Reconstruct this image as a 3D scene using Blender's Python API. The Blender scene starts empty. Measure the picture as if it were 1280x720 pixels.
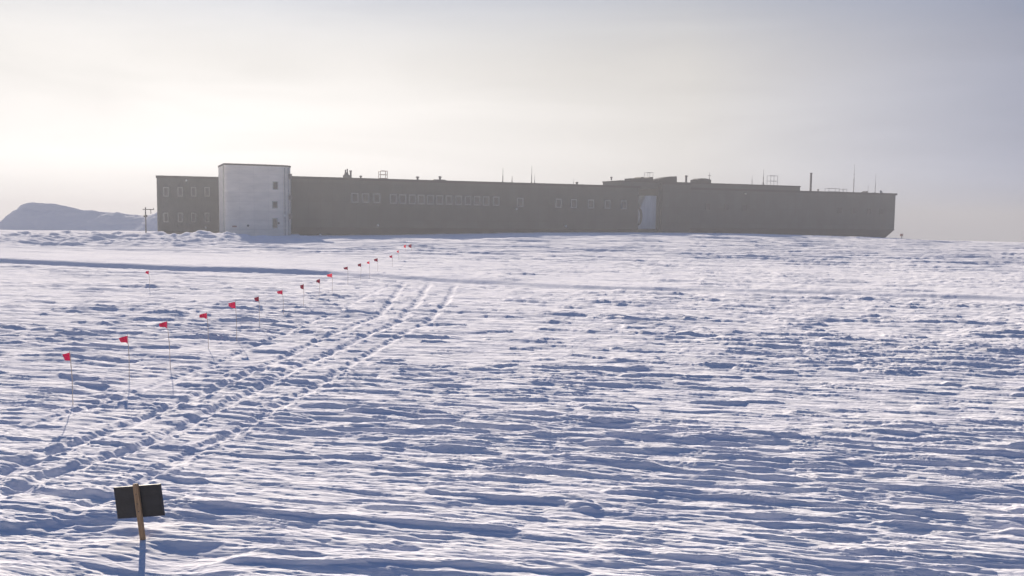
import bpy, bmesh, math, random
import numpy as np
from mathutils import Vector, Matrix

R = math.radians
SC = bpy.context.scene
COL = SC.collection
random.seed(7)

# ------------------------------------------------------------------ camera
CAM_H = 4.6
cam_data = bpy.data.cameras.new('camera')
cam = bpy.data.objects.new('camera', cam_data)
COL.objects.link(cam)
cam_data.sensor_width = 36.0
cam_data.lens = 36.0 * 1100.0 / 1280.0
cam_data.clip_start = 0.1
cam_data.clip_end = 12000.0
CAM_ROT = Matrix.Rotation(R(90 - 4.63), 3, 'X') @ Matrix.Rotation(R(0.67), 3, 'Z')
cam.matrix_world = Matrix.Translation((0, 0, CAM_H)) @ CAM_ROT.to_4x4()
SC.camera = cam

# ------------------------------------------------------------------ light
SUN_EL, SUN_AZ = 18.0, -23.0          # azimuth measured from +Y, positive to +X
SKY_STRENGTH = 0.06
SUN_STRENGTH = 5.0
EXPOSURE = 1.0
HAZE_DENSITY = 0.0015

sun_dir = Vector((math.sin(R(SUN_AZ)) * math.cos(R(SUN_EL)), math.cos(R(SUN_AZ)) * math.cos(R(SUN_EL)), math.sin(R(SUN_EL))))
sd = bpy.data.lights.new('sun', 'SUN')
sd.energy = SUN_STRENGTH
sd.angle = R(0.5)
sd.color = (1.0, 0.87, 0.70)
sun = bpy.data.objects.new('sun', sd)
COL.objects.link(sun)
sun.rotation_euler = (-sun_dir).to_track_quat('-Z', 'Y').to_euler()
sun.location = (0, 0, 60)

world = bpy.data.worlds.new('World')
SC.world = world
world.use_nodes = True
wt = world.node_tree
wn, wl = wt.nodes, wt.links
bg_sky = wn['Background']
sky = wn.new('ShaderNodeTexSky')
sky.sky_type = 'NISHITA'
sky.sun_disc = False
sky.sun_elevation = R(SUN_EL)
sky.sun_rotation = R(SUN_AZ)
sky.altitude = 2800
sky.air_density = 1.0
sky.dust_density = 1.0
sky.ozone_density = 5.0
wl.new(sky.outputs[0], bg_sky.inputs[0])
bg_sky.inputs[1].default_value = SKY_STRENGTH


def wmath(op, a=None, b=None, c=None, clamp=False):
    n = wn.new('ShaderNodeMath')
    n.operation = op
    n.use_clamp = clamp
    for i, v in enumerate((a, b, c)):
        if v is None:
            continue
        if isinstance(v, (int, float)):
            n.inputs[i].default_value = v
        else:
            wl.new(v, n.inputs[i])
    return n.outputs[0]


# thin high cloud veil: pale sheet low in the sky, brighter towards the sun
tc = wn.new('ShaderNodeTexCoord')
sep = wn.new('ShaderNodeSeparateXYZ')
wl.new(tc.outputs['Generated'], sep.inputs[0])
dot = wn.new('ShaderNodeVectorMath')
dot.operation = 'DOT_PRODUCT'
wl.new(tc.outputs['Generated'], dot.inputs[0])
dot.inputs[1].default_value = (math.sin(R(SUN_AZ)) * math.cos(R(6)), math.cos(R(SUN_AZ)) * math.cos(R(6)), math.sin(R(6)))
cosang = wmath('MAXIMUM', dot.outputs['Value'], 0.0)
glow = wmath('POWER', cosang, 9.0)
mp = wn.new('ShaderNodeMapping')
wl.new(tc.outputs['Generated'], mp.inputs[0])
mp.inputs['Scale'].default_value = (1.6, 1.6, 11.0)
mp.inputs['Rotation'].default_value = (0.0, R(3), 0.0)
nz = wn.new('ShaderNodeTexNoise')
wl.new(mp.outputs[0], nz.inputs['Vector'])
nz.inputs['Scale'].default_value = 1.3
nz.inputs['Detail'].default_value = 5.0
nz.inputs['Roughness'].default_value = 0.5
nz.inputs['Distortion'].default_value = 0.6
mr = wn.new('ShaderNodeMapRange')
mr.interpolation_type = 'SMOOTHSTEP'
wl.new(sep.outputs['Z'], mr.inputs[0])
mr.inputs[1].default_value = 0.15
mr.inputs[2].default_value = 0.45
mr.inputs[3].default_value = 1.0
mr.inputs[4].default_value = 0.0
thick = wmath('ADD', wmath('MULTIPLY_ADD', nz.outputs['Fac'], 1.8, 0.08), wmath('MULTIPLY', glow, 0.6), clamp=True)
lowc = wn.new('ShaderNodeMapRange')         # closed sheet near the horizon, torn higher up
wl.new(sep.outputs['Z'], lowc.inputs[0])
lowc.inputs[1].default_value = 0.09
lowc.inputs[2].default_value = 0.24
lowc.inputs[3].default_value = 1.0
lowc.inputs[4].default_value = 0.0
thick = wmath('ADD', thick, lowc.outputs[0], clamp=True)
veil = wmath('MULTIPLY', thick, mr.outputs[0], clamp=True)
bg_veil = wn.new('ShaderNodeBackground')
vc = wn.new('ShaderNodeMix')
vc.data_type = 'RGBA'
wl.new(wmath('MULTIPLY', wmath('POWER', cosang, 2.0), 1.45, clamp=True), vc.inputs[0])
vc.inputs[6].default_value = (0.42, 0.55, 1.0, 1)
vc.inputs[7].default_value = (1.0, 0.965, 0.93, 1)
wl.new(vc.outputs[2], bg_veil.inputs[0])
broad = wmath('POWER', cosang, 1.3)
dim = wn.new('ShaderNodeMapRange')          # the sheet thins and greys with height
wl.new(sep.outputs['Z'], dim.inputs[0])
dim.inputs[1].default_value = 0.06
dim.inputs[2].default_value = 0.26
dim.inputs[3].default_value = 1.0
dim.inputs[4].default_value = 0.68
lum = wmath('ADD', wmath('MULTIPLY_ADD', glow, 0.075, 0.09), wmath('MULTIPLY', broad, 0.37))
lum = wmath('MULTIPLY', lum, wmath('MULTIPLY_ADD', nz.outputs['Fac'], 0.45, 0.85))
wl.new(wmath('MULTIPLY', lum, dim.outputs[0]), bg_veil.inputs[1])
mixs = wn.new('ShaderNodeMixShader')
wl.new(veil, mixs.inputs[0])
wl.new(bg_sky.outputs[0], mixs.inputs[1])
wl.new(bg_veil.outputs[0], mixs.inputs[2])
wl.new(mixs.outputs[0], wn['World Output'].inputs[0])

vs = SC.view_settings
vs.view_transform = 'Standard'
vs.look = 'None'
vs.exposure = EXPOSURE
vs.gamma = 1.0
SC.render.engine = 'CYCLES'
SC.cycles.max_bounces = 6
SC.cycles.diffuse_bounces = 4
SC.cycles.volume_bounces = 2
SC.cycles.use_denoising = True
SC.cycles.denoiser = 'OPENIMAGEDENOISE'


# ------------------------------------------------------------------ helpers
def ray(px, py):
    """direction of a photograph pixel (1280x720), used to read off real positions"""
    v = Vector(((px - 640) / 1100.0, (360 - py) / 1100.0, -1.0))
    return CAM_ROT @ v


def at_depth(px, py, Y):
    d = ray(px, py)
    k = Y / d.y
    return Vector((d.x * k, Y, CAM_H + d.z * k))


def on_plane(px, py, p0, n):
    d = ray(px, py)
    o = Vector((0, 0, CAM_H))
    return o + d * ((p0 - o).dot(n) / d.dot(n))


def tag(o, label=None, cat=None, group=None, kind=None):
    if label:
        o['label'] = label
    if cat:
        o['category'] = cat
    if group:
        o['group'] = group
    if kind:
        o['kind'] = kind
    return o


def empty(name, loc, rz=0.0):
    o = bpy.data.objects.new(name, None)
    COL.objects.link(o)
    o.location = loc
    o.rotation_euler = (0, 0, rz)
    o.empty_display_size = 0.3
    return o


class MB:
    """collects boxes, tubes and free polygons; build() links them as one mesh object"""

    def __init__(self):
        self.bm = bmesh.new()

    def box(self, x0, x1, y0, y1, z0, z1):
        self.hull([(x0, y0, z0), (x1, y0, z0), (x1, y1, z0), (x0, y1, z0)],
                  [(x0, y0, z1), (x1, y0, z1), (x1, y1, z1), (x0, y1, z1)])
        return self

    def hull(self, *rings):
        """closed loft through rings of equal length"""
        bm = self.bm
        vr = [[bm.verts.new(p) for p in r] for r in rings]
        n = len(vr[0])
        bm.faces.new(list(reversed(vr[0])))
        bm.faces.new(vr[-1])
        for a, b in zip(vr, vr[1:]):
            for i in range(n):
                j = (i + 1) % n
                bm.faces.new((a[i], a[j], b[j], b[i]))
        return self

    def tube(self, p0, p1, r0, r1=None, seg=8):
        r1 = r0 if r1 is None else r1
        p0, p1 = Vector(p0), Vector(p1)
        z = (p1 - p0).normalized()
        x = z.orthogonal().normalized()
        y = z.cross(x)
        ring = lambda c, r: [c + (x * math.cos(2 * math.pi * i / seg) + y * math.sin(2 * math.pi * i / seg)) * r for i in range(seg)]
        return self.hull(ring(p0, r0), ring(p1, r1))

    def bevel(self, w, seg=1):
        bmesh.ops.bevel(self.bm, geom=list(self.bm.edges), offset=w, segments=seg, affect='EDGES', clamp_overlap=True)
        return self

    def build(self, name, mat, parent=None, loc=None):
        bmesh.ops.recalc_face_normals(self.bm, faces=self.bm.faces)
        me = bpy.data.meshes.new(name)
        self.bm.to_mesh(me)
        self.bm.free()
        me.materials.append(mat)
        o = bpy.data.objects.new(name, me)
        COL.objects.link(o)
        if parent:
            o.parent = parent
        if loc is not None:
            o.location = loc
        return o


def mat(name, col, rough=0.7, metal=0.0, var=0.15, scale=2.0, bump=0.0, bump_scale=8.0, stretch=(1, 1, 1), spec=0.3, col2=None):
    m = bpy.data.materials.new(name)
    m.use_nodes = True
    nt = m.node_tree
    b = nt.nodes['Principled BSDF']
    b.inputs['Roughness'].default_value = rough
    b.inputs['Metallic'].default_value = metal
    b.inputs['Specular IOR Level'].default_value = spec
    t = nt.nodes.new('ShaderNodeTexCoord')
    mpn = nt.nodes.new('ShaderNodeMapping')
    mpn.inputs['Scale'].default_value = stretch
    nt.links.new(t.outputs['Object'], mpn.inputs[0])
    n = nt.nodes.new('ShaderNodeTexNoise')
    n.inputs['Scale'].default_value = scale
    n.inputs['Detail'].default_value = 6
    n.inputs['Roughness'].default_value = 0.6
    nt.links.new(mpn.outputs[0], n.inputs['Vector'])
    rmp = nt.nodes.new('ShaderNodeValToRGB')
    c2 = col2 or tuple(c * (1 - var) for c in col)
    c1 = col if col2 else tuple(min(1, c * (1 + var)) for c in col)
    rmp.color_ramp.elements[0].position = 0.3
    rmp.color_ramp.elements[1].position = 0.7
    rmp.color_ramp.elements[0].color = (*c2, 1)
    rmp.color_ramp.elements[1].color = (*c1, 1)
    nt.links.new(n.outputs['Fac'], rmp.inputs[0])
    nt.links.new(rmp.outputs[0], b.inputs['Base Color'])
    if bump:
        nb = nt.nodes.new('ShaderNodeTexNoise')
        nb.inputs['Scale'].default_value = bump_scale
        nb.inputs['Detail'].default_value = 5
        nt.links.new(mpn.outputs[0], nb.inputs['Vector'])
        bp = nt.nodes.new('ShaderNodeBump')
        bp.inputs['Strength'].default_value = bump
        bp.inputs['Distance'].default_value = 0.05
        nt.links.new(nb.outputs['Fac'], bp.inputs['Height'])
        nt.links.new(bp.outputs[0], b.inputs['Normal'])
    return m


# ------------------------------------------------------------------ materials
def snow_material():
    m = bpy.data.materials.new('snow')
    m.use_nodes = True
    nt = m.node_tree
    b = nt.nodes['Principled BSDF']
    b.inputs['Roughness'].default_value = 0.65
    b.inputs['Specular IOR Level'].default_value = 0.0
    t = nt.nodes.new('ShaderNodeTexCoord')
    mpn = nt.nodes.new('ShaderNodeMapping')
    mpn.inputs['Rotation'].default_value = (0, 0, R(11))
    mpn.inputs['Scale'].default_value = (0.35, 1.6, 1.0)
    nt.links.new(t.outputs['Object'], mpn.inputs[0])
    n = nt.nodes.new('ShaderNodeTexNoise')
    n.inputs['Scale'].default_value = 1.4
    n.inputs['Detail'].default_value = 8
    n.inputs['Roughness'].default_value = 0.65
    nt.links.new(mpn.outputs[0], n.inputs['Vector'])
    rp = nt.nodes.new('ShaderNodeValToRGB')
    rp.color_ramp.elements[0].position = 0.3
    rp.color_ramp.elements[1].position = 0.7
    rp.color_ramp.elements[0].color = (0.83, 0.83, 0.93, 1)
    rp.color_ramp.elements[1].color = (0.93, 0.92, 0.96, 1)
    nt.links.new(n.outputs['Fac'], rp.inputs[0])
    nt.links.new(rp.outputs[0], b.inputs['Base Color'])
    n2 = nt.nodes.new('ShaderNodeTexNoise')
    n2.inputs['Scale'].default_value = 7.0
    n2.inputs['Detail'].default_value = 7
    n2.inputs['Roughness'].default_value = 0.7
    nt.links.new(mpn.outputs[0], n2.inputs['Vector'])
    bp = nt.nodes.new('ShaderNodeBump')
    bp.inputs['Strength'].default_value = 0.55
    bp.inputs['Distance'].default_value = 0.05
    nt.links.new(n2.outputs['Fac'], bp.inputs['Height'])
    nt.links.new(bp.outputs[0], b.inputs['Normal'])
    return m


M_SNOW = snow_material()
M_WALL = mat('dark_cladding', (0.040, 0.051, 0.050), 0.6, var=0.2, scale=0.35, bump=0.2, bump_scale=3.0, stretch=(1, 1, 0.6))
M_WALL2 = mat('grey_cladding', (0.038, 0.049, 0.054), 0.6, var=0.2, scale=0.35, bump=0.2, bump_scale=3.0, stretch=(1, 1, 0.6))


def panel_joints(m, w, h, k, j=0.72):
    """faint recessed sheet joints on a clad wall"""
    nt = m.node_tree
    b = nt.nodes['Principled BSDF']
    src = b.inputs['Base Color'].links[0].from_socket
    t = nt.nodes.new('ShaderNodeTexCoord')
    sp = nt.nodes.new('ShaderNodeSeparateXYZ')
    cb = nt.nodes.new('ShaderNodeCombineXYZ')
    nt.links.new(t.outputs['Object'], sp.inputs[0])
    nt.links.new(sp.outputs['X'], cb.inputs['X'])
    nt.links.new(sp.outputs['Z'], cb.inputs['Y'])
    br = nt.nodes.new('ShaderNodeTexBrick')
    br.offset = 0.0
    br.inputs['Color1'].default_value = (1, 1, 1, 1)
    br.inputs['Color2'].default_value = (k, k, k, 1)
    br.inputs['Mortar'].default_value = (j, j, j, 1)
    br.inputs['Scale'].default_value = 1.0
    br.inputs['Mortar Size'].default_value = 0.05
    br.inputs['Brick Width'].default_value = w
    br.inputs['Row Height'].default_value = h
    nt.links.new(cb.outputs[0], br.inputs['Vector'])
    mx = nt.nodes.new('ShaderNodeMix')
    mx.data_type = 'RGBA'
    mx.blend_type = 'MULTIPLY'
    mx.inputs[0].default_value = 1.0
    nt.links.new(src, mx.inputs[6])
    nt.links.new(br.outputs['Color'], mx.inputs[7])
    nt.links.new(mx.outputs[2], b.inputs['Base Color'])


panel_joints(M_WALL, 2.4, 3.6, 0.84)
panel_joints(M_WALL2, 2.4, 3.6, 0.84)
M_UNDER = mat('underside_panel', (0.022, 0.02, 0.026), 0.7, var=0.25, scale=0.6)
M_TRIM = mat('dark_roof_edge', (0.012, 0.011, 0.02), 0.7, var=0.2, scale=0.8)
M_TOWER = mat('silver_cladding', (0.86, 0.80, 0.70), 0.55, metal=0.0, var=0.12, scale=0.6, bump=0.2, bump_scale=2.0, stretch=(0.5, 0.5, 1.6))
panel_joints(M_TOWER, 2.6, 1.7, 0.95, 0.9)
M_TRIML = mat('pale_trim', (0.55, 0.54, 0.48), 0.6, var=0.15, scale=1.0)
M_FRAME = mat('window_frame_paint', (0.38, 0.39, 0.36), 0.6, var=0.1, scale=2.0)
M_GLASS = mat('window_glass', (0.035, 0.035, 0.04), 0.12, var=0.2, scale=1.0, spec=0.5)
M_DGLASS = mat('dark_window_glass', (0.05, 0.05, 0.07), 0.12, var=0.2, scale=1.0, spec=0.5)
M_LINK = mat('link_panel', (0.52, 0.55, 0.56), 0.5, var=0.15, scale=0.7, stretch=(3, 3, 0.4))
M_PALE = mat('pale_panel', (0.55, 0.54, 0.45), 0.6, var=0.1, scale=1.0)
M_METAL = mat('dark_metal', (0.06, 0.06, 0.07), 0.5, metal=0.3, var=0.2, scale=3.0)
M_GREYM = mat('galvanised_metal', (0.25, 0.25, 0.27), 0.5, metal=0.3, var=0.2, scale=3.0)
M_REDM = mat('red_oxide_paint', (0.28, 0.12, 0.10), 0.6, var=0.2, scale=3.0)
M_LAMP = mat('white_lamp_housing', (0.8, 0.8, 0.75), 0.5, var=0.05, scale=3.0)
M_ROOF = mat('grey_roof_unit', (0.09, 0.085, 0.10), 0.6, var=0.2, scale=1.5)
M_FLAG = mat('red_flag_cloth', (0.70, 0.02, 0.14), 0.8, var=0.25, scale=6.0, bump=0.3, bump_scale=14.0)
M_FLAGD = mat('faded_dark_red_cloth', (0.34, 0.02, 0.09), 0.8, var=0.25, scale=6.0, bump=0.3, bump_scale=14.0)
M_FLAGP = mat('pink_red_cloth', (0.70, 0.10, 0.16), 0.8, var=0.25, scale=6.0, bump=0.3, bump_scale=14.0)
for _m, _c in ((M_FLAG, (0.62, 0.02, 0.22, 1)), (M_FLAGD, (0.42, 0.02, 0.12, 1)), (M_FLAGP, (0.85, 0.12, 0.25, 1))):
    _nt = _m.node_tree                            # thin cloth lets the sun through
    _tr = _nt.nodes.new('ShaderNodeBsdfTranslucent')
    _tr.inputs[0].default_value = _c
    _mx = _nt.nodes.new('ShaderNodeMixShader')
    _mx.inputs[0].default_value = 0.5
    _nt.links.new(_nt.nodes['Principled BSDF'].outputs[0], _mx.inputs[1])
    _nt.links.new(_tr.outputs[0], _mx.inputs[2])
    _nt.links.new(_mx.outputs[0], _nt.nodes['Material Output'].inputs[0])
M_BAMBOO = mat('bamboo', (0.50, 0.43, 0.38), 0.6, var=0.25, scale=3.0, stretch=(4, 4, 0.6))
M_BOARD = mat('black_painted_board', (0.012, 0.013, 0.018), 0.55, var=0.5, scale=5.0, bump=0.15, bump_scale=25.0)
M_BOARDE = mat('board_edge', (0.015, 0.017, 0.035), 0.6, var=0.3, scale=6.0)
M_WOOD = mat('weathered_stake_wood', (0.31, 0.20, 0.115), 0.75, var=0.35, scale=9.0, bump=0.5, bump_scale=12.0, stretch=(5, 5, 0.5))


# ------------------------------------------------------------------ snow ground
def _hash(ix, iy, seed):
    h = (ix.astype(np.int64) * 374761393 + iy.astype(np.int64) * 668265263 + seed * 1442695041) & 0xFFFFFFFF
    h = ((h ^ (h >> 13)) * 1274126177) & 0xFFFFFFFF
    h = (h ^ (h >> 16)) & 0xFFFF
    return h.astype(np.float32) * np.float32(2 * math.pi / 65536.0)


def perlin(x, y, seed):
    """gradient noise, about -0.7..0.7"""
    x = x.astype(np.float32)
    y = y.astype(np.float32)
    fx, fy = np.floor(x), np.floor(y)
    dx, dy = x - fx, y - fy
    ix, iy = fx.astype(np.int32), fy.astype(np.int32)
    u = dx * dx * dx * (dx * (dx * 6 - 15) + 10)
    v = dy * dy * dy * (dy * (dy * 6 - 15) + 10)

    def g(ox, oy):
        a = _hash(ix + ox, iy + oy, seed)
        return np.cos(a) * (dx - ox) + np.sin(a) * (dy - oy)
    n00, n10, n01, n11 = g(0, 0), g(1, 0), g(0, 1), g(1, 1)
    a = n00 + u * (n10 - n00)
    b = n01 + u * (n11 - n01)
    return a + v * (b - a)


def sstep(a, b, x):
    t = np.clip((x - a) / (b - a), 0, 1)
    return t * t * (3 - 2 * t)


FA = math.atan2(28.0, 63.8)                      # the long facade runs away to the right
FP = Vector((-42.7, 174.0, 0.0))
FE = Vector((math.cos(FA), math.sin(FA), 0))
FN = Vector((math.sin(FA), -math.cos(FA), 0))    # outward, towards the camera

RUTS = [
    ([13, 16, 17.5, 19.5, 24.4, 29, 35, 40, 44, 50, 58, 61], [-9.0, -8.8, -8.5, -8.2, -7.6, -7.4, -6.7, -6.0, -6.2, -6.6, -7.2, -7.4], 0.18, 0.072),
    ([13, 15.2, 16.8, 20, 23.2, 26, 29.5, 33, 38.2, 46, 56, 60], [-8.3, -8.0, -7.3, -6.9, -6.65, -6.5, -6.1, -5.6, -4.8, -4.9, -5.4, -5.6], 0.19, 0.082),
    ([13, 16, 18.4, 23, 30, 34, 38, 46, 56, 60], [-6.6, -6.2, -5.7, -5.3, -4.7, -4.2, -3.6, -3.4, -3.7, -3.9], 0.16, 0.06),
    ([14, 18, 22, 27, 33, 40, 50, 58], [-11.4, -10.4, -9.6, -9.2, -8.8, -8.3, -8.0, -8.0], 0.14, 0.04),
]


def road_edge(x):
    return np.interp(x, [-200, -46, -28, -14, -5.6, 4.2, 30, 80, 200], [110, 78.4, 70.5, 67.0, 62.0, 57.4, 52.4, 44, 30])


def height(x, y):
    x = np.asarray(x, dtype=np.float32)
    y = np.asarray(y, dtype=np.float32)
    r = np.sqrt(x * x + y * y)
    ca, sa = math.cos(R(11)), math.sin(R(11))
    u = x * ca - y * sa
    v = x * sa + y * ca
    # where the track, the groomed road and the rough bank lie
    track = np.zeros_like(x)
    rut_h = np.zeros_like(x)
    wob = 0.14 * perlin(x / 3.2, y / 4.6, 91) + 0.06 * perlin(x / .5, y / .6, 92)
    brk = sstep(-0.20, 0.15, perlin(x / 1.5, y / 2.4, 93) + 0.5 * perlin(x / .5, y / .55, 90))
    clod = sstep(0.10, 0.32, perlin(x / .24, y / .30, 96) + 0.5 * perlin(x / .12, y / .15, 97))
    for k, (ys, xs, w, dep) in enumerate(RUTS):
        d = x + wob - np.interp(y, ys, xs).astype(np.float32)
        on = sstep(11, 15, y) * (1 - sstep(56, 61, y))
        track = np.maximum(track, np.exp(-(d / 1.0) ** 2) * on)
        edge = np.exp(-((d - 1.7 * w) / (1.2 * w)) ** 2) + 0.8 * np.exp(-((d + 1.7 * w) / (1.2 * w)) ** 2)
        rut_h += on * dep * (-np.exp(-(d / w) ** 4) * (0.62 + 0.38 * brk) + edge * (0.10 + 0.22 * clod))
    re = road_edge(x).astype(np.float32) + 0.12 * perlin(x / 6, y / 6, 71)
    left = 1 - sstep(-32, 6, x)
    road = sstep(0.5, 3, y - re) * (1 - sstep(14, 30, y - re)) * (0.08 + 0.92 * left)
    # slow undulation
    h = 0.11 * perlin(u / 26, v / 11, 1) + 0.045 * perlin(u / 9, v / 4.0, 2)
    # sastrugi: wind-cut plates with steep rims, long along the wind
    wx = 0.7 * perlin(u / 3.1, v / 1.2, 11)
    wy = 0.11 * perlin(u / 2.6, v / 0.8, 12) + 0.035 * perlin(u / .6, v / .25, 13)
    mask = sstep(-0.30, 0.20, perlin(u / 13, v / 5, 3) + 0.5 * perlin(u / 5, v / 1.8, 4))
    uu, vv = u + wx, v + wy
    n = perlin(uu / 3.0, vv / 0.50, 21) + 0.7 * perlin(uu / 1.4, vv / 0.21, 22) + 0.3 * perlin(uu / .7, vv / .10, 23)
    plate = sum(sstep(t, t + .07, n) for t in (-0.42, -0.22, -0.04, 0.14, 0.32)) * 0.0160
    n2 = perlin(uu / 1.2 + 31, vv / 0.19, 24) + 0.6 * perlin(uu / .6, vv / .09, 25)
    small = 0.0135 * sstep(-0.02, 0.08, n2) + 0.010 * sstep(0.25, 0.33, n2)
    sas = (plate + 0.03 * n) * (0.55 + 0.45 * mask) + small * (0.7 + 0.3 * mask)
    # a sparse set of taller tongues, blunt at the right-hand end
    n3 = perlin(uu / 3.4 + 7, vv / 0.75 + 3, 28)
    tongue = sstep(0.27, 0.33, n3 + 0.15 * perlin(uu / 1.2, vv / .3, 29))
    sas = sas + 0.055 * tongue
    # rougher away from the mast
    sas = sas * (1 + 0.2 * sstep(14, 40, r)) * (1 - 0.35 * sstep(40, 70, r))
    nf = perlin(u / 7.5 + .12 * wx, vv / .8, 26) + 0.75 * perlin(u / 3.6 + .15 * wx, vv / .42, 27)
    nf2 = perlin(u / 12, vv / 1.9, 30)
    far = sstep(18, 60, r) * (0.45 + 0.55 * mask) * (1 - 0.8 * sstep(75, 130, r))
    sas = sas + far * (0.042 * (sstep(-0.30, -0.16, nf) + sstep(0.0, 0.14, nf) + sstep(0.3, 0.44, nf)) + 0.04 * sstep(0.1, 0.2, nf2))
    nf3 = perlin(u / 17 + .1 * wx, v / 2.4, 33) + 0.7 * perlin(u / 8 + .1 * wx, v / 1.3, 34)
    sas = sas * (1 - 0.5 * sstep(80, 130, r)) + sstep(70, 115, r) * (1 - 0.6 * sstep(180, 250, r)) * 0.14 * (sstep(-0.3, -0.1, nf3) + sstep(0.0, 0.2, nf3) + sstep(0.3, 0.5, nf3))
    micro = (1 - sstep(14, 40, r)) * (0.012 * perlin(u / .34, v / .085, 31) + 0.006 * perlin(u / .13, v / .05, 32))
    sas = sas * (1 - 0.72 * road) * (1 - 0.25 * track) * (1 - 0.6 * np.exp(-((y - re) / 1.3) ** 2)) + micro
    h = h + sas + rut_h
    # churned snow along the vehicle track
    ch = perlin(x / .42, y / .5, 41) + 0.6 * perlin(x / .18, y / .22, 42)
    h = h + track * (0.018 * np.clip(ch, -0.3, 1.0) + 0.016 * clod * sstep(-.1, .3, perlin(x / 1.3, y / 1.8, 98)))
    # the groomed road stands a little proud; its near edge is a low bank
    bank = (0.13 + 0.20 * left) * (1 - 0.3 * sstep(10, 60, x))
    h = h + bank * sstep(-0.5, 0.35, y - re) * (1 - 0.9 * sstep(25, 70, y - re))
    h = h - 0.10 * np.exp(-((y - re + 1.4) / 0.9) ** 2)
    # rough ploughed bank in front of the left wing
    lb = (1 - sstep(-46, -36, x)) * sstep(-115, -100, x)
    by = 141 + 0.10 * (x + 60)
    prof = np.where(y < by, np.exp(-((y - by) / 13) ** 2), np.exp(-((y - by) / 4.5) ** 2))
    lumps = perlin(x / 5.2, y / 7, 51) + 0.6 * perlin(x / 2.0, y / 3.0, 52) + 0.3 * perlin(x / .9, y / 1.2, 53)
    zone = (1 - sstep(-44, -32, x)) * sstep(98, 118, y) * (1 - sstep(150, 165, y))
    h = h + lb * prof * (0.85 + 0.38 * lumps) + 0.42 * zone * lumps
    # drift lying against the long facade
    px_, py_ = x - FP.x, y - FP.y
    s = px_ * FE.x + py_ * FE.y
    w = px_ * FN.x + py_ * FN.y
    drift = np.interp(s, [-60, -30, 0, 20, 50, 78, 100, 118, 135, 165, 190, 260], [0, 0, .35, .55, 1.15, 1.3, 1.3, .9, .25, -.35, -.6, -.6]).astype(np.float32)
    dr = drift * (1 - sstep(24, 75, w)) * sstep(-40, 0, w + 8)
    h = h * (1 - 0.6 * sstep(-30, -4, -w) * (w > -3) * (s > 0)) + dr
    # small tail drift streaming off the right-hand end
    h = h + 0.55 * np.exp(-((s - 172) / 5.5) ** 2) * np.exp(-((w + 6) / 3.0) ** 2)
    # low mound at the road's far left, shaped to make a patch of shade
    h = h + 0.5 * np.exp(-((x + 66.5) / 4.5) ** 2) * np.exp(-((y - 112) / 2.2) ** 2)
    # the plateau falls away gently beyond the station
    h = h - 0.021 * (np.sqrt((r - 250) ** 2 + 900) + (r - 250)) / 2 * (r > 100)
    # even ground round the sign stake, sunk in front to lengthen the board's shadow
    near = np.exp(-(((x + 4.9) / 1.2) ** 2) ** 2) * sstep(-13.4, -12.7, -y) * sstep(6.5, 8.5, y)
    h = h * (1 - near) + near * (0.8 * sas - 0.03 - 0.09 * sstep(-12.15, -11.2, -y))
    lip = 12.02 + 0.10 * perlin(x / .7, y * 0 + .4, 55) + 0.05 * perlin(x / .2, y * 0 + .4, 56)  # low scarp put in so its shade breaks up the stake's shadow
    h = h - 0.05 * np.exp(-((x + 4.62 + .2 * perlin(x / .4, y / .3, 57)) / 0.55) ** 2) * sstep(-0.05, 0.16, lip - y) * (1 - sstep(0.4, 2.2, lip - y))
    lip2 = 12.75 + 0.16 * (x + 6.4) + 0.16 * perlin(x / .9, y * 0 + .4, 58) + 0.05 * perlin(x / .2, y * 0 + .4, 59)
    h = h - 0.085 * sstep(-8.2, -7.0, x) * (1 - sstep(-6.3, -5.5, x)) * sstep(-0.05, 0.14, lip2 - y) * (1 - sstep(0.5, 2.6, lip2 - y))
    return h


def build_ground():
    rows = list(np.geomspace(0.4, 8.6, 22))
    k = 880 * CAM_H
    r = 9.0
    while r < 2000:
        rows.append(r)
        stp = r * r / k * 0.38
        if r > 240:
            stp = r * 0.03
        elif r > 130:
            stp = 0.55
        else:
            stp = min(stp, 0.30)
        r += stp
    rows = np.array(rows)
    tmid = np.linspace(-0.68, 0.68, 860)
    tout = np.geomspace(0.74, 14, 26)
    ts = np.concatenate([-tout[::-1], tmid, tout])
    T, Y = np.meshgrid(ts, rows)
    X = T * Y
    lim = 1900.0
    X = np.clip(X, -lim, lim)
    nr, nc = Y.shape
    Z = height(X.ravel(), Y.ravel())
    co = np.stack([X.ravel(), Y.ravel(), Z], axis=1).astype(np.float32)
    idx = np.arange(nr * nc, dtype=np.int32).reshape(nr, nc)
    q = np.stack([idx[:-1, :-1], idx[:-1, 1:], idx[1:, 1:], idx[1:, :-1]], axis=-1).reshape(-1, 4)
    me = bpy.data.meshes.new('snow_ground')
    me.vertices.add(len(co))
    me.vertices.foreach_set('co', co.ravel())
    me.loops.add(q.size)
    me.loops.foreach_set('vertex_index', q.ravel().astype(np.int32))
    me.polygons.add(len(q))
    me.polygons.foreach_set('loop_start', np.arange(0, q.size, 4, dtype=np.int32))
    me.update(calc_edges=True)
    me.polygons.foreach_set('use_smooth', np.ones(len(q), dtype=bool))
    me.update()
    me.materials.append(M_SNOW)
    o = bpy.data.objects.new('snow_ground', me)
    COL.objects.link(o)
    o['kind'] = 'structure'
    print('ground quads', len(q), 'rows', nr)
    return o


build_ground()
pl = MB()
pl.box(-2000, 2000, -2000, 1990, -47.0, -46.0)
tag(pl.build('snow_plain', M_SNOW), kind='structure')


def ground_z(x, y):
    return float(height(np.array([x]), np.array([y]))[0])


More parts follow.
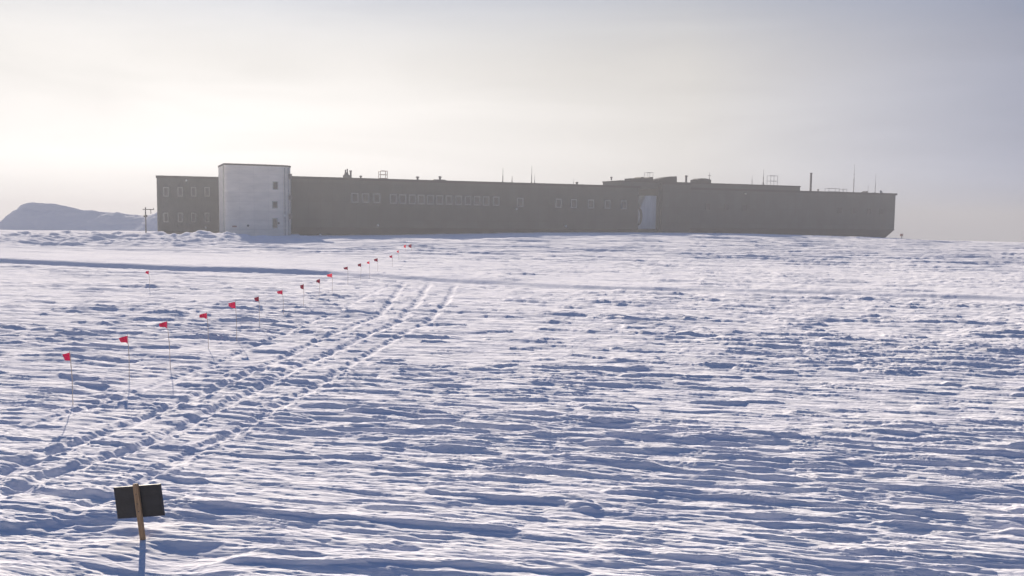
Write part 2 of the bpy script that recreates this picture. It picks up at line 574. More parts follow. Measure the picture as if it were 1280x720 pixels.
# far snow hill at the left
def build_hill():
    prof_px = [(-90, 292), (-30, 290), (0, 284), (8, 278.5), (15, 271), (21, 262), (26, 256.5), (33, 253.5), (40, 252.8), (50, 254.2), (60, 254.5), (68, 254.6), (76, 257), (90, 259.6), (100, 262), (112, 262.6), (125, 264.5), (140, 265.8), (146, 264.6), (153, 266.6), (166, 268.6), (178, 269.5), (188, 268.6), (197, 264.5), (212, 262), (235, 263), (265, 270), (300, 280)]
    Y0 = 236.0
    pts = [at_depth(px, py, Y0) for px, py in prof_px]
    xs = np.array([p.x for p in pts])
    zs = np.array([p.z for p in pts])
    gx = np.linspace(xs[0], xs[-1], 220)
    ridge = np.interp(gx, xs, zs) + 0.22 * perlin(gx / 3, gx * 0 + .5, 61) + 0.16 * perlin(gx / 1.0, gx * 0 + .5, 62)
    ds = np.concatenate([np.linspace(-16, 0, 34), np.linspace(1, 40, 20)])
    X, D = np.meshgrid(gx, ds)
    Rg = np.meshgrid(ridge, ds)[0]
    f = np.where(D < 0, np.clip(1 + D / 15.0, 0, 1) ** 0.9, np.clip(1 - D / 40, 0, 1))
    nse = perlin(X / 7, D / 6, 63) + 0.5 * perlin(X / 2.6, D / 2.2, 64)
    Z = -1.2 + (Rg + 1.2) * f + 0.9 * (nse + 0.4 * perlin(X / 1.1, D / 1.0, 65)) * f * np.clip(np.abs(D) / 3, 0, 1)
    co = np.stack([X.ravel(), (Y0 + D).ravel(), Z.ravel()], 1)
    nr, nc = X.shape
    idx = np.arange(nr * nc).reshape(nr, nc)
    q = np.stack([idx[:-1, :-1], idx[:-1, 1:], idx[1:, 1:], idx[1:, :-1]], -1).reshape(-1, 4)
    me = bpy.data.meshes.new('snow_hill')
    me.from_pydata([tuple(c) for c in co], [], [tuple(int(i) for i in f4) for f4 in q])
    me.polygons.foreach_set('use_smooth', np.ones(len(q), dtype=bool))
    me.materials.append(M_SNOW)
    o = bpy.data.objects.new('snow_hill', me)
    COL.objects.link(o)
    o['kind'] = 'structure'


build_hill()


# ------------------------------------------------------------------ station
def facade_sz(px, py, off=0.0):
    """photograph pixel -> (along, up) on the long facade's plane (off metres in front of it)"""
    p = on_plane(px, py, FP + FN * off, FN)
    d = p - FP
    return d.dot(FE), p.z


def S(px, off=0.0):
    return facade_sz(px, 260, off)[0]


def window(parent, s, z, w, h, y=0.0, frame=M_FRAME, glass=M_GLASS, bar=0.2):
    m = MB()
    y0, y1 = y - 0.09, y + 0.05
    m.box(s - w / 2, s - w / 2 + bar, y0, y1, z - h / 2, z + h / 2)
    m.box(s + w / 2 - bar, s + w / 2, y0, y1, z - h / 2, z + h / 2)
    m.box(s - w / 2 + bar, s + w / 2 - bar, y0 + .003, y1, z + h / 2 - bar, z + h / 2)
    m.box(s - w / 2 + bar, s + w / 2 - bar, y0 + .003, y1, z - h / 2, z - h / 2 + bar)
    f = m.build('window', frame, parent)
    p = MB()
    p.box(s - w / 2 + bar, s + w / 2 - bar, y - 0.03, y + 0.04, z - h / 2 + bar, z + h / 2 - bar)
    p.build('pane', glass, f)
    return f


def lamp(parent, s, z, y=0.0):
    m = MB()
    m.box(s - .16, s + .16, y - .42, y + .02, z - .12, z + .12)
    m.tube((s, y - .32, z - .12), (s, y - .32, z - .3), .2, .12, 8)
    return m.build('wall_lamp', M_LAMP, parent)


def body(parent, s0, s1, depth, ztop, zcham, inset_front, inset_ends, wallmat, zbot=-1.2, cut=(0.0, 0.0)):
    """walls as a box, chamfered underside, parapet roof edge"""
    m = MB()
    c = 0.35
    ring = lambda z: [(s0 + c, 0, z), (s1 - c, 0, z), (s1, c, z), (s1, depth - c, z), (s1 - c, depth, z), (s0 + c, depth, z), (s0, depth - c, z), (s0, c, z)]
    m.hull(ring(zcham), ring(ztop))
    wall = m.build('wall', wallmat, parent)
    u = MB()
    i0, i1 = inset_ends
    f = inset_front
    top = [(s0 + .02, 0.02, zcham), (s1 - .02, 0.02, zcham), (s1 - .02, depth - .02, zcham), (s0 + .02, depth - .02, zcham)]
    bot = [(s0 + i0 + .02, f, zbot), (s1 - i1, f, zbot), (s1 - i1, depth - f, zbot), (s0 + i0 + .02, depth - f, zbot)]
    u.hull(bot, top)
    u.build('underside', M_UNDER, parent)
    e = MB()
    t = .12
    e.box(s0 - t, s1 + t, -t, .25, ztop, ztop + .5)
    e.box(s0 - t, s1 + t, depth - .25, depth + t, ztop, ztop + .5)
    e.box(s0 - t, s0 + .25, .25, depth - .25, ztop, ztop + .497)
    e.box(s1 - .25, s1 + t, .25, depth - .25, ztop, ztop + .497)
    e.build('roof_edge', M_TRIM, parent)
    return wall


ROOF = 11.55            # wall top; the roof edge makes it 12 m
RZ = FA
# --- long main block
s_main1 = S(799)
main = empty('station_building', FP, RZ)
tag(main, 'long dark grey two-storey station block with a row of square windows', 'building')
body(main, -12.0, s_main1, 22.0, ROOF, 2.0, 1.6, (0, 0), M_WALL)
for px in (443.6, 456.8, 470.8):
    s, z = facade_sz(px, 247.6 + (px - 457) * .018)
    window(main, s, z, 1.5, 1.95)
for px in (491.7, 503.2, 515.2, 526.4, 538, 549.3, 561, 572.8, 584.8, 596.2, 607.4, 620):
    s, z = facade_sz(px, 248.6 + (px - 491) * .022)
    window(main, s, z, 1.5, 1.95)
for px in (650, 698, 717.2, 738.4, 759.2, 779.6):
    s, z = facade_sz(px, 253.0 + (px - 650) * .022)
    window(main, s, z, 1.5, 1.95)
for px, py in ((645, 261), (706.5, 282.3), (400, 293.0), (472, 281)):
    s, z = facade_sz(px, py)
    lamp(main, s, z)
md = MB()
s, z = facade_sz(392, 241)
md.box(s - 1.0, s + 1.0, -.12, .02, z - .8, z + .8)
md.build('wall_vent', M_WALL2, main)

# --- east block with the higher middle roof
s_e0, s_e1 = S(823), S(1120)
east = empty('station_building', FP, RZ)
tag(east, 'dark station block at the far end with undercut right corner', 'building')
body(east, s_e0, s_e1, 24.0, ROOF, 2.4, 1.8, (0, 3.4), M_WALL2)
s_u0, s_u1, s_u2 = S(776), S(1000), S(896)
up = MB()
up.box(s_u0, s_u1, 0.25, 8.6, ROOF + .02, 12.95)
uo = up.build('upper_roof', M_WALL2, east)
ue = MB()
ue.box(s_u0 - .1, s_u1 + .1, .12, 8.7, 12.95, 13.25)
ue.build('roof_edge', M_TRIM, uo)
# the projecting stair bay beside the link
sb0, sb1 = S(825), S(860)
bay = MB()
bay.box(sb0, sb1, -.9, .05, 0.2, 12.6)
bo = bay.build('stair_bay', M_WALL, east)
b2 = MB()
b2.box(sb0 - .08, sb1 + .08, -1.0, .12, 12.6, 12.9)
b2.build('roof_edge', M_TRIM, bo)
for px in (885, 908, 931, 1050, 1067, 1086, 1102):
    s, z = facade_sz(px, 258.5 + (px - 885) * .028)
    window(east, s, z, 1.4, 1.7, frame=M_WALL, bar=.18)
s, z = facade_sz(931, 242)
lamp(east, s, z).data.materials[0] = M_PALE

# --- recessed connecting link between the two blocks
link = empty('connecting_link', FP, RZ)
tag(link, 'pale blue-grey recessed link joining the two station blocks', 'passage')
l0, l1 = s_main1, s_e0
lm = MB()
zt = 9.9
lm.hull([(l0 + .02, 0.9, -1), (l1 - .02, 0.9, -1), (l1 - .02, 0.9, zt), (l0 + 2.3, 0.9, zt), (l0 + .9, 0.9, 7.0), (l0 + .02, 0.9, 6.8)],
        [(l0 + .02, 8, -1), (l1 - .02, 8, -1), (l1 - .02, 8, zt), (l0 + 2.3, 8, zt), (l0 + .9, 8, 7.0), (l0 + .02, 8, 6.8)])
lw = lm.build('link_wall', M_LINK, link)
gp = MB()
gp.box(l0 + .03, l0 + 2.4, 2.0, 7.5, 6.5, zt - .05)
gp.build('gap_panel', M_PALE, link)
lp = MB()
lp.hull([(l0 + .02, .35, 0), (l1 - .02, .35, 0), (l1 - .02, .35, 1.9), (l0 + .02, .35, 1.9)],
        [(l0 + .02, .89, 0), (l1 - .02, .89, 0), (l1 - .02, .89, 2.1), (l0 + .02, .89, 2.1)])
lp.build('link_base', M_WALL2, link)
# oval gasket and hatch
gk = MB()
N = 20
cx, cz = l0 + .2, 5.0
oval = lambda rx, rz, y: [(max(l0 + .03, cx + rx * math.cos(2 * math.pi * i / N)), y, cz + rz * math.sin(2 * math.pi * i / N)) for i in range(N)]
bm = gk.bm
o0, i0_, o1, i1_ = ([bm.verts.new(p) for p in q] for q in (oval(1.05, 2.1, .5), oval(.62, 1.7, .5), oval(1.05, 2.1, .92), oval(.62, 1.7, .92)))
for i in range(N):
    j = (i + 1) % N
    for a, b_ in ((o0, i0_), (o1, o0), (i0_, i1_), (i1_, o1)):
        bm.faces.new((a[i], a[j], b_[j], b_[i]))
gk.build('hatch_gasket', M_TRIM, link)
hd = MB()
hd.hull(oval(.6, 1.68, .7), oval(.6, 1.68, .88))
hd.build('hatch_door', M_TRIML, link)

# --- left wing, set back behind the stair tower
LP = at_depth(197, 294, 178.0)
LP.z = 0
LA = R(19)
wing = empty('station_wing', LP, LA)
tag(wing, 'short dark station wing with two rows of four small windows', 'building')
LN = Vector((math.sin(LA), -math.cos(LA), 0))
LE = Vector((math.cos(LA), math.sin(LA), 0))


def wing_sz(px, py):
    p = on_plane(px, py, LP, LN)
    return (p - LP).dot(LE), p.z


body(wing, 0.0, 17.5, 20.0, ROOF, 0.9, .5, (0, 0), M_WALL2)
for px in (207.5, 225.3, 242, 258.8):
    s, z = wing_sz(px, 239.8)
    window(wing, s, z, 1.0, 1.9, bar=.16)
    s, z = wing_sz(px, 271.8)
    window(wing, s, z, .9, 1.9, bar=.14)
for px, py in ((257, 284), (233, 225)):
    s, z = wing_sz(px, py)
    lamp(wing, s, z)
s, z = wing_sz(275.6, 250)
for k in range(7):
    lb_ = MB()
    lb_.box(s - .3, s + .3, -.35, -.02, 1.2 + k * 1.4, 1.35 + k * 1.4)
    lb_.build('rung', M_GREYM, wing)

# --- silver stair tower
TOFF = 7.0
t0 = S(281, TOFF)
t1 = S(366.5, TOFF)
TP = FP + FE * t0 + FN * TOFF
tower = empty('stair_tower', (TP.x, TP.y, 0), RZ)
tag(tower, 'tall pale silver-clad tower with three small dark windows', 'tower')
TW = t1 - t0


def tower_sz(px, py):
    p = on_plane(px, py, TP, FN)
    return (p - TP).dot(FE), p.z


zt_top = tower_sz(320, 205.2)[1]
RC = 3.0                                        # rounded front corners


def corner_y(s):
    k = max(0.0, s - (TW - RC))
    return RC - math.sqrt(max(0.0, RC * RC - k * k))


def tower_ring(z, o):
    pts = []
    for k in range(9):
        a = math.pi + k * math.pi / 16
        pts.append((.8 + (.8 + o) * math.cos(a), .8 + (.8 + o) * math.sin(a), z))
    for k in range(9):
        a = 1.5 * math.pi + k * math.pi / 16
        pts.append((TW - RC + (RC + o) * math.cos(a), RC + (RC + o) * math.sin(a), z))
    return pts + [(TW + o, 11 + o, z), (-o, 11 + o, z)]


m = MB()
m.hull(tower_ring(-1.0, 0), tower_ring(zt_top - .28, 0))
m.build('wall', M_TOWER, tower)
m = MB()
m.hull(tower_ring(zt_top - .28, .1), tower_ring(zt_top, .1))
m.build('roof_edge', M_TRIM, tower)
m = MB()
m.box(-.16, .10, .8, 1.4, -1, zt_top - .4)  # pale strip colours in the sunlit left edge of the tower
m.build('sunlit_edge_strip', M_PALE, tower)
for px, py, w, h in ((344.2, 232, 1.0, 1.5), (343.6, 256, 1.0, 1.35), (343.6, 279, .95, 1.9)):
    s, z = tower_sz(px, py)
    window(tower, s, z, w, h, frame=M_FRAME, glass=M_DGLASS, bar=.12)
s, z = tower_sz(293.2, 283)
m = MB()
m.box(s - .4, s + .4, -.18, .02, z - .13, z + .13)
m.build('vent_box', M_REDM, tower)
for px, py in ((310, 282), (348.2, 279)):
    s, z = tower_sz(px, py)
    m = MB()
    m.tube((s, -.16, z), (s, .02, z), .2, .2, 10)
    m.build('pipe_outlet', M_METAL, tower)
s, z = tower_sz(355.5, 269)
lamp(tower, s, z).location.y = corner_y(s)
m = MB()
for px in (356.5, 361.5):
    s, z = tower_sz(px, 250)
    m.tube((s, corner_y(s) - .05, 0), (s, corner_y(s) - .05, zt_top - .5), .09, .09, 6)
m.build('conduit', M_GREYM, tower)
s, z = tower_sz(364, 220)
for zz, hh in ((z, .9), (z - 4.0, .8), (z - 7.6, .9)):
    m = MB()
    m.box(s - .3, s + .35, corner_y(s) - .5, corner_y(s) + .9, zz - hh / 2, zz + hh / 2)
    m.build('equipment_box', M_ROOF, tower)
s0_, z0_ = tower_sz(300, 253)
for k, zz in enumerate(np.linspace(2.0, zt_top - 1.2, 7)):
    m = MB()
    m.box(.8, TW - RC, -.025, .01, zz - .03, zz + .03)
    m.build('cladding_seam', M_TOWER, tower)


# ------------------------------------------------------------------ things on the roofs
def roof_at(px, py_base, off, zroof):
    """point on a roof level under a pixel column, off metres behind the facade"""
    s, _ = facade_sz(px, py_base, -off)
    p = FP + FE * s - FN * off
    return Vector((p.x, p.y, zroof))


def z_of(px, py, p):
    """height of a pixel row at the depth of point p"""
    return at_depth(px, py, p.y).z


MAINROOF, UPROOF = ROOF + .0, 13.25


def roof_thing(name, label, cat, px, off, zroof, group=None):
    p = roof_at(px, 230, off, zroof)
    o = empty(name, p, RZ)
    tag(o, label, cat, group)
    return o, p


def rel(px, py, p):
    """photograph pixel -> local (x along the facade, z up) at a roof thing's depth plane"""
    q = on_plane(px, py, p, FN)
    return (q - p).dot(FE), q.z - p.z


# tiers of the exhaust stack
o, p = roof_thing('exhaust_stack', 'dark stepped exhaust stack near the left of the long roof', 'chimney', 433, 5.0, MAINROOF)
x0, _ = rel(429.5, 222, p)
x1, _ = rel(436.4, 222, p)
m = MB()
zz = [0, rel(433, 219, p)[1], rel(433, 215.5, p)[1], rel(433, 211, p)[1]]
m.box(x0, x1, -.6, .6, zz[0], zz[1])
m.build('base', M_ROOF, o)
m = MB()
m.hull([(x0 + .15, -.5, zz[1]), (x1 - .15, -.5, zz[1]), (x1 - .15, .5, zz[1]), (x0 + .15, .5, zz[1])], [(x0 + .3, -.35, zz[2]), (x1 - .3, -.35, zz[2]), (x1 - .3, .35, zz[2]), (x0 + .3, .35, zz[2])])
m.build('neck', M_ROOF, o)
m = MB()
m.tube((-.18 + (x0 + x1) / 2, 0, zz[2]), (-.18 + (x0 + x1) / 2, 0, zz[3] - .2), .14)
m.tube((.2 + (x0 + x1) / 2, 0, zz[2]), (.2 + (x0 + x1) / 2, 0, zz[3]), .14)
m.build('flue', M_ROOF, o)
o, p = roof_thing('exhaust_pipe', 'thick dark pipe beside the stepped exhaust stack', 'pipe', 438.4, 5.0, MAINROOF)
m = MB()
zt_ = rel(438, 213.8, p)[1]
m.tube((0, 0, 0), (0, 0, zt_ - .12), .2)
m.build('pipe', M_ROOF, o)
m = MB()
m.tube((0, 0, zt_ - .12), (0, 0, zt_ + .12), .27)
m.build('rain_cap', M_ROOF, o)


def frame_thing(name, label, px0, px1, pytop, material, off, zroof, rungs=3, r=.06, cat='rack'):
    o, p = roof_thing(name, label, cat, (px0 + px1) / 2, off, zroof)
    xa, xb = rel(px0, 230, p)[0], rel(px1, 230, p)[0]
    zt_ = rel((px0 + px1) / 2, pytop, p)[1]
    for x in (xa, xb):
        for y in (-.7, .7):
            m = MB()
            m.tube((x, y, 0), (x, y, zt_), r, r, 6)
            m.build('leg', material, o)
    for k in range(rungs):
        zk = zt_ * (k + 1) / rungs - .05
        m = MB()
        for y in (-.7, .7):
            m.tube((xa, y, zk), (xb, y, zk), r * .8, r * .8, 6)
        for x in (xa, xb):
            m.tube((x, -.7, zk - .02), (x, .7, zk - .02), r * .8, r * .8, 6)
        m.build('rail', material, o)
    return o


frame_thing('access_frame', 'reddish pipe access frame standing on the long roof', 474.5, 483, 213.5, M_REDM, 4.0, MAINROOF)
frame_thing('aerial_mount', 'thin grey antenna frame beside a mast on the raised roof', 961, 969.5, 219.5, M_GREYM, 6.0, UPROOF, 2, .05)
frame_thing('antenna_rack', 'low wide antenna rack on the lower right roof', 1034, 1047, 235.5, M_GREYM, 6.0, MAINROOF, 2, .05)
frame_thing('pipe_rack', 'small grey pipe rack right of the wide antenna rack', 1052, 1056.5, 236.2, M_GREYM, 6.0, MAINROOF, 1, .05)
frame_thing('roof_railing', 'twin-post rail frame over the raised roof clutter', 807.5, 814, 215.5, M_GREYM, 5.0, UPROOF, 1, .045)


def mast(label, px, pytop, off, zroof, r, material=M_METAL, arms=(), group='masts on the station roofs', name='antenna_mast', base=True):
    o, p = roof_thing(name, label, 'antenna mast', px, off, zroof, group)
    zt_ = rel(px, pytop, p)[1]
    m = MB()
    m.tube((0, 0, 0), (0, 0, zt_ * .55), r, r, 8)
    m.build('pole', material, o)
    m = MB()
    m.tube((0, 0, zt_ * .55 - .02), (0, 0, zt_), r * .6, r * .3, 8)
    m.build('whip', material, o)
    if base:
        m = MB()
        for k in range(3):
            a = k * 2.1 + .4
            m.tube((.55 * math.cos(a), .55 * math.sin(a), 0), (0, 0, min(1.1, zt_ * .4)), .05, .04, 6)
        m.build('tripod', material, o)
    for (f, w) in arms:
        m = MB()
        m.box(-w, w, -.05, .05, zt_ * f - .06, zt_ * f + .06)
        m.build('crossarm', material, o)
    return o


mast('thin dark mast with tripod foot over the long roof middle', 628.5, 210, 6, MAINROOF, .10)
mast('short stub aerial between the two tall masts on the long roof', 640, 220, 6, MAINROOF, .11, base=False)
mast('tallest thin mast above the right part of the long roof', 664.5, 207.5, 6, MAINROOF, .09)
mast('pale short aerial just right of the tallest long-roof mast', 668.3, 218.5, 7, MAINROOF, .08, M_GREYM)
mast('faint pale stub aerial near the right end of the long roof', 717, 223.3, 6, MAINROOF, .07, M_GREYM, base=False)
mast('Y-topped mast on the right of the raised roof clutter', 886.5, 215.5, 5, UPROOF, .09, arms=((.72, .42),))
mast('slim grey aerial left of the antenna frame on the raised roof', 940, 219, 6, UPROOF, .07, M_GREYM, base=False)
mast('tall dark mast left of the antenna frame on the raised roof', 954, 212, 6, UPROOF, .09)
mast('tall pale lattice mast toward the right roof end', 1067.3, 205.5, 8, MAINROOF, .10, M_GREYM, arms=((.3, .3), (.5, .25), (.68, .2)))
mast('slender mast beside the small dish at the right roof end', 1094.3, 217, 6, MAINROOF, .08, M_GREYM)
mast('short grey aerial above the dark wedge on the right roof', 1085.5, 231.5, 6, MAINROOF, .06, M_GREYM, base=False)
o, p = roof_thing('exhaust_stack', 'tall thick dark stack on the lower right roof', 'chimney', 1013.5, 5, MAINROOF)
zt_ = rel(1013.5, 216, p)[1]
m = MB()
m.tube((0, 0, 0), (0, 0, zt_ - .2), .27, .27, 10)
m.build('pipe', M_ROOF, o)
m = MB()
m.tube((0, 0, zt_ - .2), (0, 0, zt_), .34, .34, 10)
m.build('rain_cap', M_ROOF, o)
m = MB()
m.box(-.55, .55, -.5, .5, 0, .3)
m.build('base', M_ROOF, o)


def vent(label, px, pytop, off, zroof, w=.45, name='roof_vent', mound=False):
    o, p = roof_thing(name, label, 'vent', px, off, zroof, 'small vents on the station roofs')
    zt_ = max(.5, rel(px, pytop, p)[1])
    m = MB()
    m.tube((0, 0, 0), (0, 0, zt_ - .25), w * .5, w * .5, 8)
    m.build('pipe', M_ROOF, o)
    m = MB()
    m.tube((0, 0, zt_ - .25), (0, 0, zt_), w * .95, w * .7, 8)
    m.build('cap', M_ROOF, o)
    if mound:
        m = MB()
        m.hull([(-3.4, -1.2, 0), (2.6, -1.2, 0), (2.6, 1.2, 0), (-3.4, 1.2, 0)], [(-1.4, -.5, .75), (.9, -.5, .75), (.9, .5, .75), (-1.4, .5, .75)])
        m.build('curb', M_ROOF, o)


vent('small round-capped vent right of the reddish access frame', 522, 220.6, 2.5, MAINROOF)
vent('capped vent on a sloping curb over the long roof', 550, 220.4, 2.5, MAINROOF, mound=True)
vent('tiny dark vent near the right end of the long roof', 721, 227.5, 2.5, MAINROOF)
vent('tiny vent a little right of the thick pipe', 451, 219.6, 3, MAINROOF, .35)
vent('small vent at the left end of the raised roof', 764, 221.0, 1.5, UPROOF, .35)
vent('ball-topped vent in the middle of the raised roof', 857.5, 219.3, 4, UPROOF, .5)
vent('tiny vent right of the tall thick stack', 1023, 236.5, 4, MAINROOF, .35)


def plant(name, label, prof, off, zroof, depth=3.0, material=M_TRIM):
    """roof unit with a stepped or sloped outline"""
    o, p = roof_thing(name, label, 'roof unit', prof[0][0], off, zroof)
    q = [rel(a, b, p) for a, b in prof]
    q = [(x, max(.08, z)) for x, z in q]
    m = MB()
    pts = [(q[0][0], 0)] + q + [(q[-1][0], 0)]
    m.hull([(x, 0, z) for x, z in pts], [(x, depth, z) for x, z in pts])
    m.build('housing', material, o)
    m = MB()
    m.box(q[0][0] - .1, q[-1][0] + .1, -.1, depth + .1, -.02, .07)
    m.build('skid', M_ROOF, o)
    return o


plant('roof_unit', 'low dark unit with a bumpy top on the raised roof', [(789, 222.8), (801, 222.6), (801.5, 221.2), (804.5, 221.2), (805, 222.6), (812, 222.6), (812.5, 221.2), (816, 221.2), (816.5, 223)], 3, UPROOF)
plant('roof_unit', 'dark wedge-shaped unit rising to a blunt right end', [(823, 224), (832, 221.6), (838, 220.6), (846, 220.4), (846.2, 223.5)], 3, UPROOF)
plant('roof_unit', 'small humped dark unit left of the Y-topped mast', [(872, 224.6), (877, 222.8), (884, 223.2), (889, 224.8)], 3, UPROOF)
plant('roof_unit', 'little dark wedge on the lower right roof', [(1076, 242), (1081, 240.6), (1084.6, 238.8), (1084.8, 242)], 1.0, MAINROOF, 1.5)
o, p = roof_thing('satellite_dish', 'small dish at the right end of the lower roof', 'dish', 1101, 5, MAINROOF)
m = MB()
m.tube((0, 0, 0), (0, 0, .75), .06)
m.build('post', M_GREYM, o)
m = MB()
m.tube((0, 0, .85), (0, -.25, .98), .12, .5, 12)
m.build('reflector', M_GREYM, o)

# ------------------------------------------------------------------ utility pole left of the wing
pp = at_depth(182.5, 292, 168.0)
pz = ground_z(pp.x, pp.y)
o = empty('utility_pole', (pp.x, pp.y, pz), R(12))
tag(o, 'thin utility pole with crossarm beside the left wing', 'pole')
ph = z_of(182.5, 259, pp) - pz
m = MB()
m.tube((0, 0, -.5), (0, 0, ph), .13, .10, 8)
m.build('post', M_METAL, o)
m = MB()
m.box(-.5, 1.55, -.08, .08, ph - .5, ph - .34)
m.build('crossarm', M_METAL, o)
m = MB()
m.tube((.95, 0, ph - .34), (.95, 0, ph - 1.25), .07)
m.tube((1.45, 0, ph - .34), (1.45, 0, ph - .1), .06)
m.build('insulator', M_METAL, o)
m = MB()
m.box(-.3, .3, -.25, .1, ph - 1.9, ph - 1.45)
m.build('transformer', M_METAL, o)
# small marker beyond the right-hand corner
pp = at_depth(1127, 298, 246.0)
o = empty('marker_post', (pp.x, pp.y, ground_z(pp.x, pp.y)), 0)
tag(o, 'small faint marker post beyond the undercut right corner', 'post')
m = MB()
m.tube((0, 0, -.3), (0, 0, 1.5), .12)
m.build('post', M_GREYM, o)
m = MB()
m.box(-.45, .35, -.05, .05, 1.0, 1.7)
m.build('plate', M_REDM, o)


# ------------------------------------------------------------------ flag line
def flag(px, py, wpx, hpx, label, material, pole_px=None, base_y=None):
    hx = 271 + (px - 640) * .0117
    Y = 1100 * (CAM_H - 1.25) / (py - hpx * .5 - hx)
    if base_y:
        bx = pole_px or px
        Y = 1100 * CAM_H / (base_y - (271 + (bx - 640) * .0117))
    bx = pole_px if pole_px else px + wpx * .5
    f = 1100 / Y
    foot = at_depth(bx, 300, Y)
    gz = ground_z(foot.x, Y)
    topc = at_depth(px, py, Y)
    w, h = max(.2, wpx / f), max(.2, hpx / f)
    o = empty('route_flag', (foot.x, Y, gz), 0)
    tag(o, label, 'flag', 'flags marking the route across the snow')
    top = Vector((topc.x + w * .5 - foot.x, 0, topc.z + h * .5 - gz + .05))
    if top.z < .5:
        top.z = .5
    m = MB()
    mid = top * .5 + Vector((.02, 0, 0))
    m.tube((0, 0, -.25), mid, .010, .009, 6)
    m.tube(mid, top, .011, .008, 6)
    m.build('pole', M_BAMBOO, o)
    # limp cloth: folded grid
    rnd = random.Random(int(px * 13 + py))
    bm = bmesh.new()
    nu, nv = 9, 8
    th = .015
    grid = []
    for side in (0, 1):
        g = []
        for j in range(nv):
            row = []
            for i in range(nu):
                a, b_ = i / (nu - 1), j / (nv - 1)
                sag = .28 * a * a * h + .05 * h * math.sin(3 * a + rnd.random() * .2)
                x = top.x - a * w * (1 - .22 * b_ * rnd.random())
                yy = .07 * math.sin(a * 7 + b_ * 1.3 + px) * (.4 + a) + side * th
                z = top.z - .05 - b_ * h * (1 - .25 * a) - sag * (1 - b_)
                row.append(bm.verts.new((x, yy, z)))
            g.append(row)
        grid.append(g)
    for side in (0, 1):
        g = grid[side]
        for j in range(nv - 1):
            for i in range(nu - 1):
                bm.faces.new((g[j][i], g[j][i + 1], g[j + 1][i + 1], g[j + 1][i]))
    A, B = grid
    edge = [(0, i) for i in range(nu)] + [(j, nu - 1) for j in range(1, nv)] + [(nv - 1, i) for i in range(nu - 2, -1, -1)] + [(j, 0) for j in range(nv - 2, 0, -1)]
    for k in range(len(edge)):
        a, b_ = edge[k], edge[(k + 1) % len(edge)]
        bm.faces.new((A[a[0]][a[1]], A[b_[0]][b_[1]], B[b_[0]][b_[1]], B[a[0]][a[1]]))
    mb = MB()
    mb.bm.free()
    mb.bm = bm
    mb.build('cloth', material, o)
    return o


FLAGS = [
    (82, 446, 6, 8.5, 'nearest small dark red flag, tall pole nearest the sign board', M_FLAG, 85.2, 511),
    (155, 424.5, 6.5, 10, 'upright narrow red flag, second nearest on the route line', M_FLAG, 157.3, 478),
    (204.5, 406, 7.5, 8, 'red flag third nearest on the line, drooping to a triangle', M_FLAG, 210, 463.5),
    (254.3, 394.8, 8.5, 7.5, 'squarish bright red flag just left of the largest flag', M_FLAG, 258.3, 436),
    (289.2, 381.5, 10, 8.5, 'largest bright red flag on the route line', M_FLAG, 294, 426),
    (320.2, 374, 6, 5, 'small dark maroon flag right of the largest red flag', M_FLAGD, 323, 412),
    (349.8, 365.5, 6.5, 5.5, 'bright red flag with pole between two maroon flags', M_FLAG, 353.4, 396),
    (377, 358.6, 5, 6.5, 'narrow dark red flag just short of the snow road bank', M_FLAGD, 378.5, 386),
    (397.6, 351.5, 4, 5.5, 'tiny upright maroon flag touching the snow road bank', M_FLAGD, 397.8, 375),
    (412, 344.4, 6, 5, 'pinkish red flag standing on the snow road', M_FLAGP, None, None),
    (432, 335.4, 5, 4, 'little dark red flag just beyond the snow road bank', M_FLAGD, None, None),
    (449.4, 331.4, 4, 4.5, 'second small maroon flag beyond the snow road bank', M_FLAGD, 450.3, None),
    (460, 328.4, 3.5, 3, 'tiny reddish flag between two maroon flags beyond the road', M_FLAGP, None, None),
    (469.7, 325, 4.5, 4.5, 'dark red flag midway between road and station shadow', M_FLAGD, None, None),
    (488.5, 320.8, 3.5, 3.5, 'very small red flag near the end of the line', M_FLAG, None, None),
    (497, 314.5, 2.6, 3, 'faint tiny flag, third from the far end of the line', M_FLAGP, None, None),
    (506, 308, 2.6, 4.5, 'faint narrow reddish flag, last but one of the line', M_FLAGP, 506.6, None),
    (512.4, 307.5, 3.6, 5, 'dark maroon flag at the far end of the line', M_FLAGD, None, None),
    (183.5, 340.6, 4.5, 4, 'lone small red flag away to the left of the route line', M_FLAG, None, None),
]
for a in FLAGS:
    flag(*a)

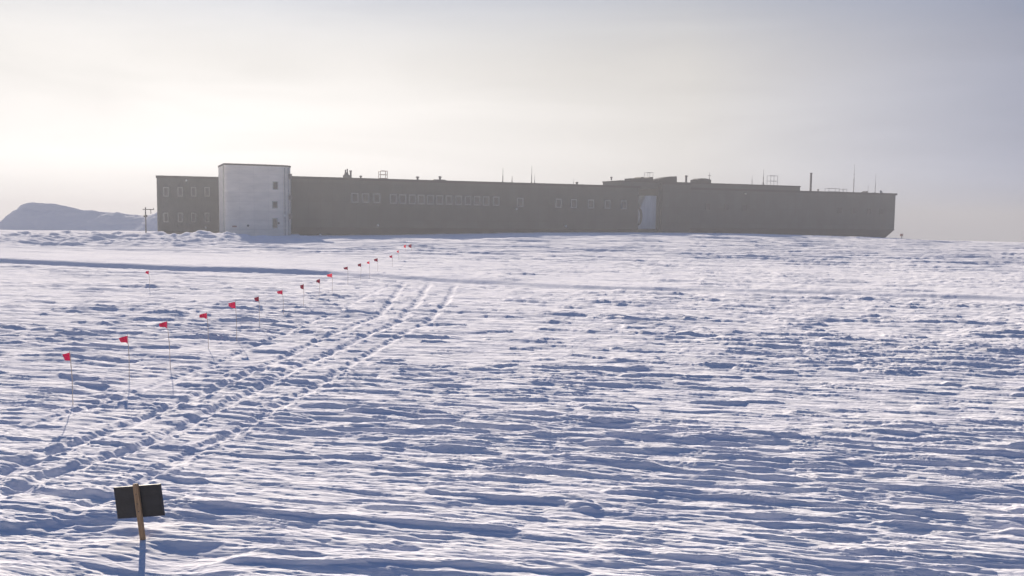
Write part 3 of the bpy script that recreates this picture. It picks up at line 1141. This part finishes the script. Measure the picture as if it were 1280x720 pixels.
# ------------------------------------------------------------------ black sign board on a stake
Ys = 1100 * CAM_H / (682 - (271 + (180 - 640) * .0117))
foot = at_depth(180, 682, Ys)
gz = ground_z(foot.x, foot.y)
f = Ys / 1100
sign = empty('sign_board', (foot.x, foot.y, gz), 0)
tag(sign, 'black sign board nailed to a leaning wooden stake, seen from behind', 'sign')
TOPZ = 80.5 * f * 1.02 + (foot.z - gz)
bw, bh = 62.5 * f, 41.5 * f
zc = TOPZ - 24 * f
lean = Matrix.Rotation(R(-6.2), 4, 'Y') @ Matrix.Rotation(R(-4), 4, 'Z')
m = MB()
m.box(-3.5 * f, 3.1 * f, -.045, .0, -.35, TOPZ)
m.bevel(.006)
st = m.build('stake', M_WOOD, sign)
m = MB()
m.box(-bw / 2 + .01, bw / 2 - .01, .004, .020, zc - bh / 2 + .01, zc + bh / 2 - .01)
bd = m.build('board', M_BOARD, sign)
m = MB()
e = .018
m.box(-bw / 2, bw / 2, .002, .024, zc + bh / 2 - e, zc + bh / 2)
m.box(-bw / 2, bw / 2, .002, .024, zc - bh / 2, zc - bh / 2 + e)
m.box(-bw / 2, -bw / 2 + e, .0025, .0235, zc - bh / 2 + e, zc + bh / 2 - e)
m.box(bw / 2 - e, bw / 2, .0025, .0235, zc - bh / 2 + e, zc + bh / 2 - e)
ed = m.build('edge_strip', M_BOARDE, sign)
nl = []
for zz in (zc + .12, zc - .02, zc - .13):
    m = MB()
    m.tube((random.uniform(-.01, .01), -.05, zz), (0, -.044, zz), .008, .008, 6)
    nl.append(m.build('nail', M_METAL, sign))
for q in [st, bd, ed] + nl:
    q.matrix_local = lean

# ------------------------------------------------------------------ haze
hz = MB()
hz.box(-2100, 2100, -2100, 2200, -48.5, 24.0)
hm = bpy.data.materials.new('haze')
hm.use_nodes = True
ht = hm.node_tree
for n_ in list(ht.nodes):
    if n_.type == 'BSDF_PRINCIPLED':
        ht.nodes.remove(n_)
pv = ht.nodes.new('ShaderNodeVolumePrincipled')
pv.inputs['Color'].default_value = (0.36, 0.375, 0.415, 1)
pv.inputs['Density'].default_value = HAZE_DENSITY
pv.inputs['Anisotropy'].default_value = 0.3
ht.links.new(pv.outputs[0], ht.nodes['Material Output'].inputs['Volume'])
hob = hz.build('haze', hm)
hob['kind'] = 'stuff'
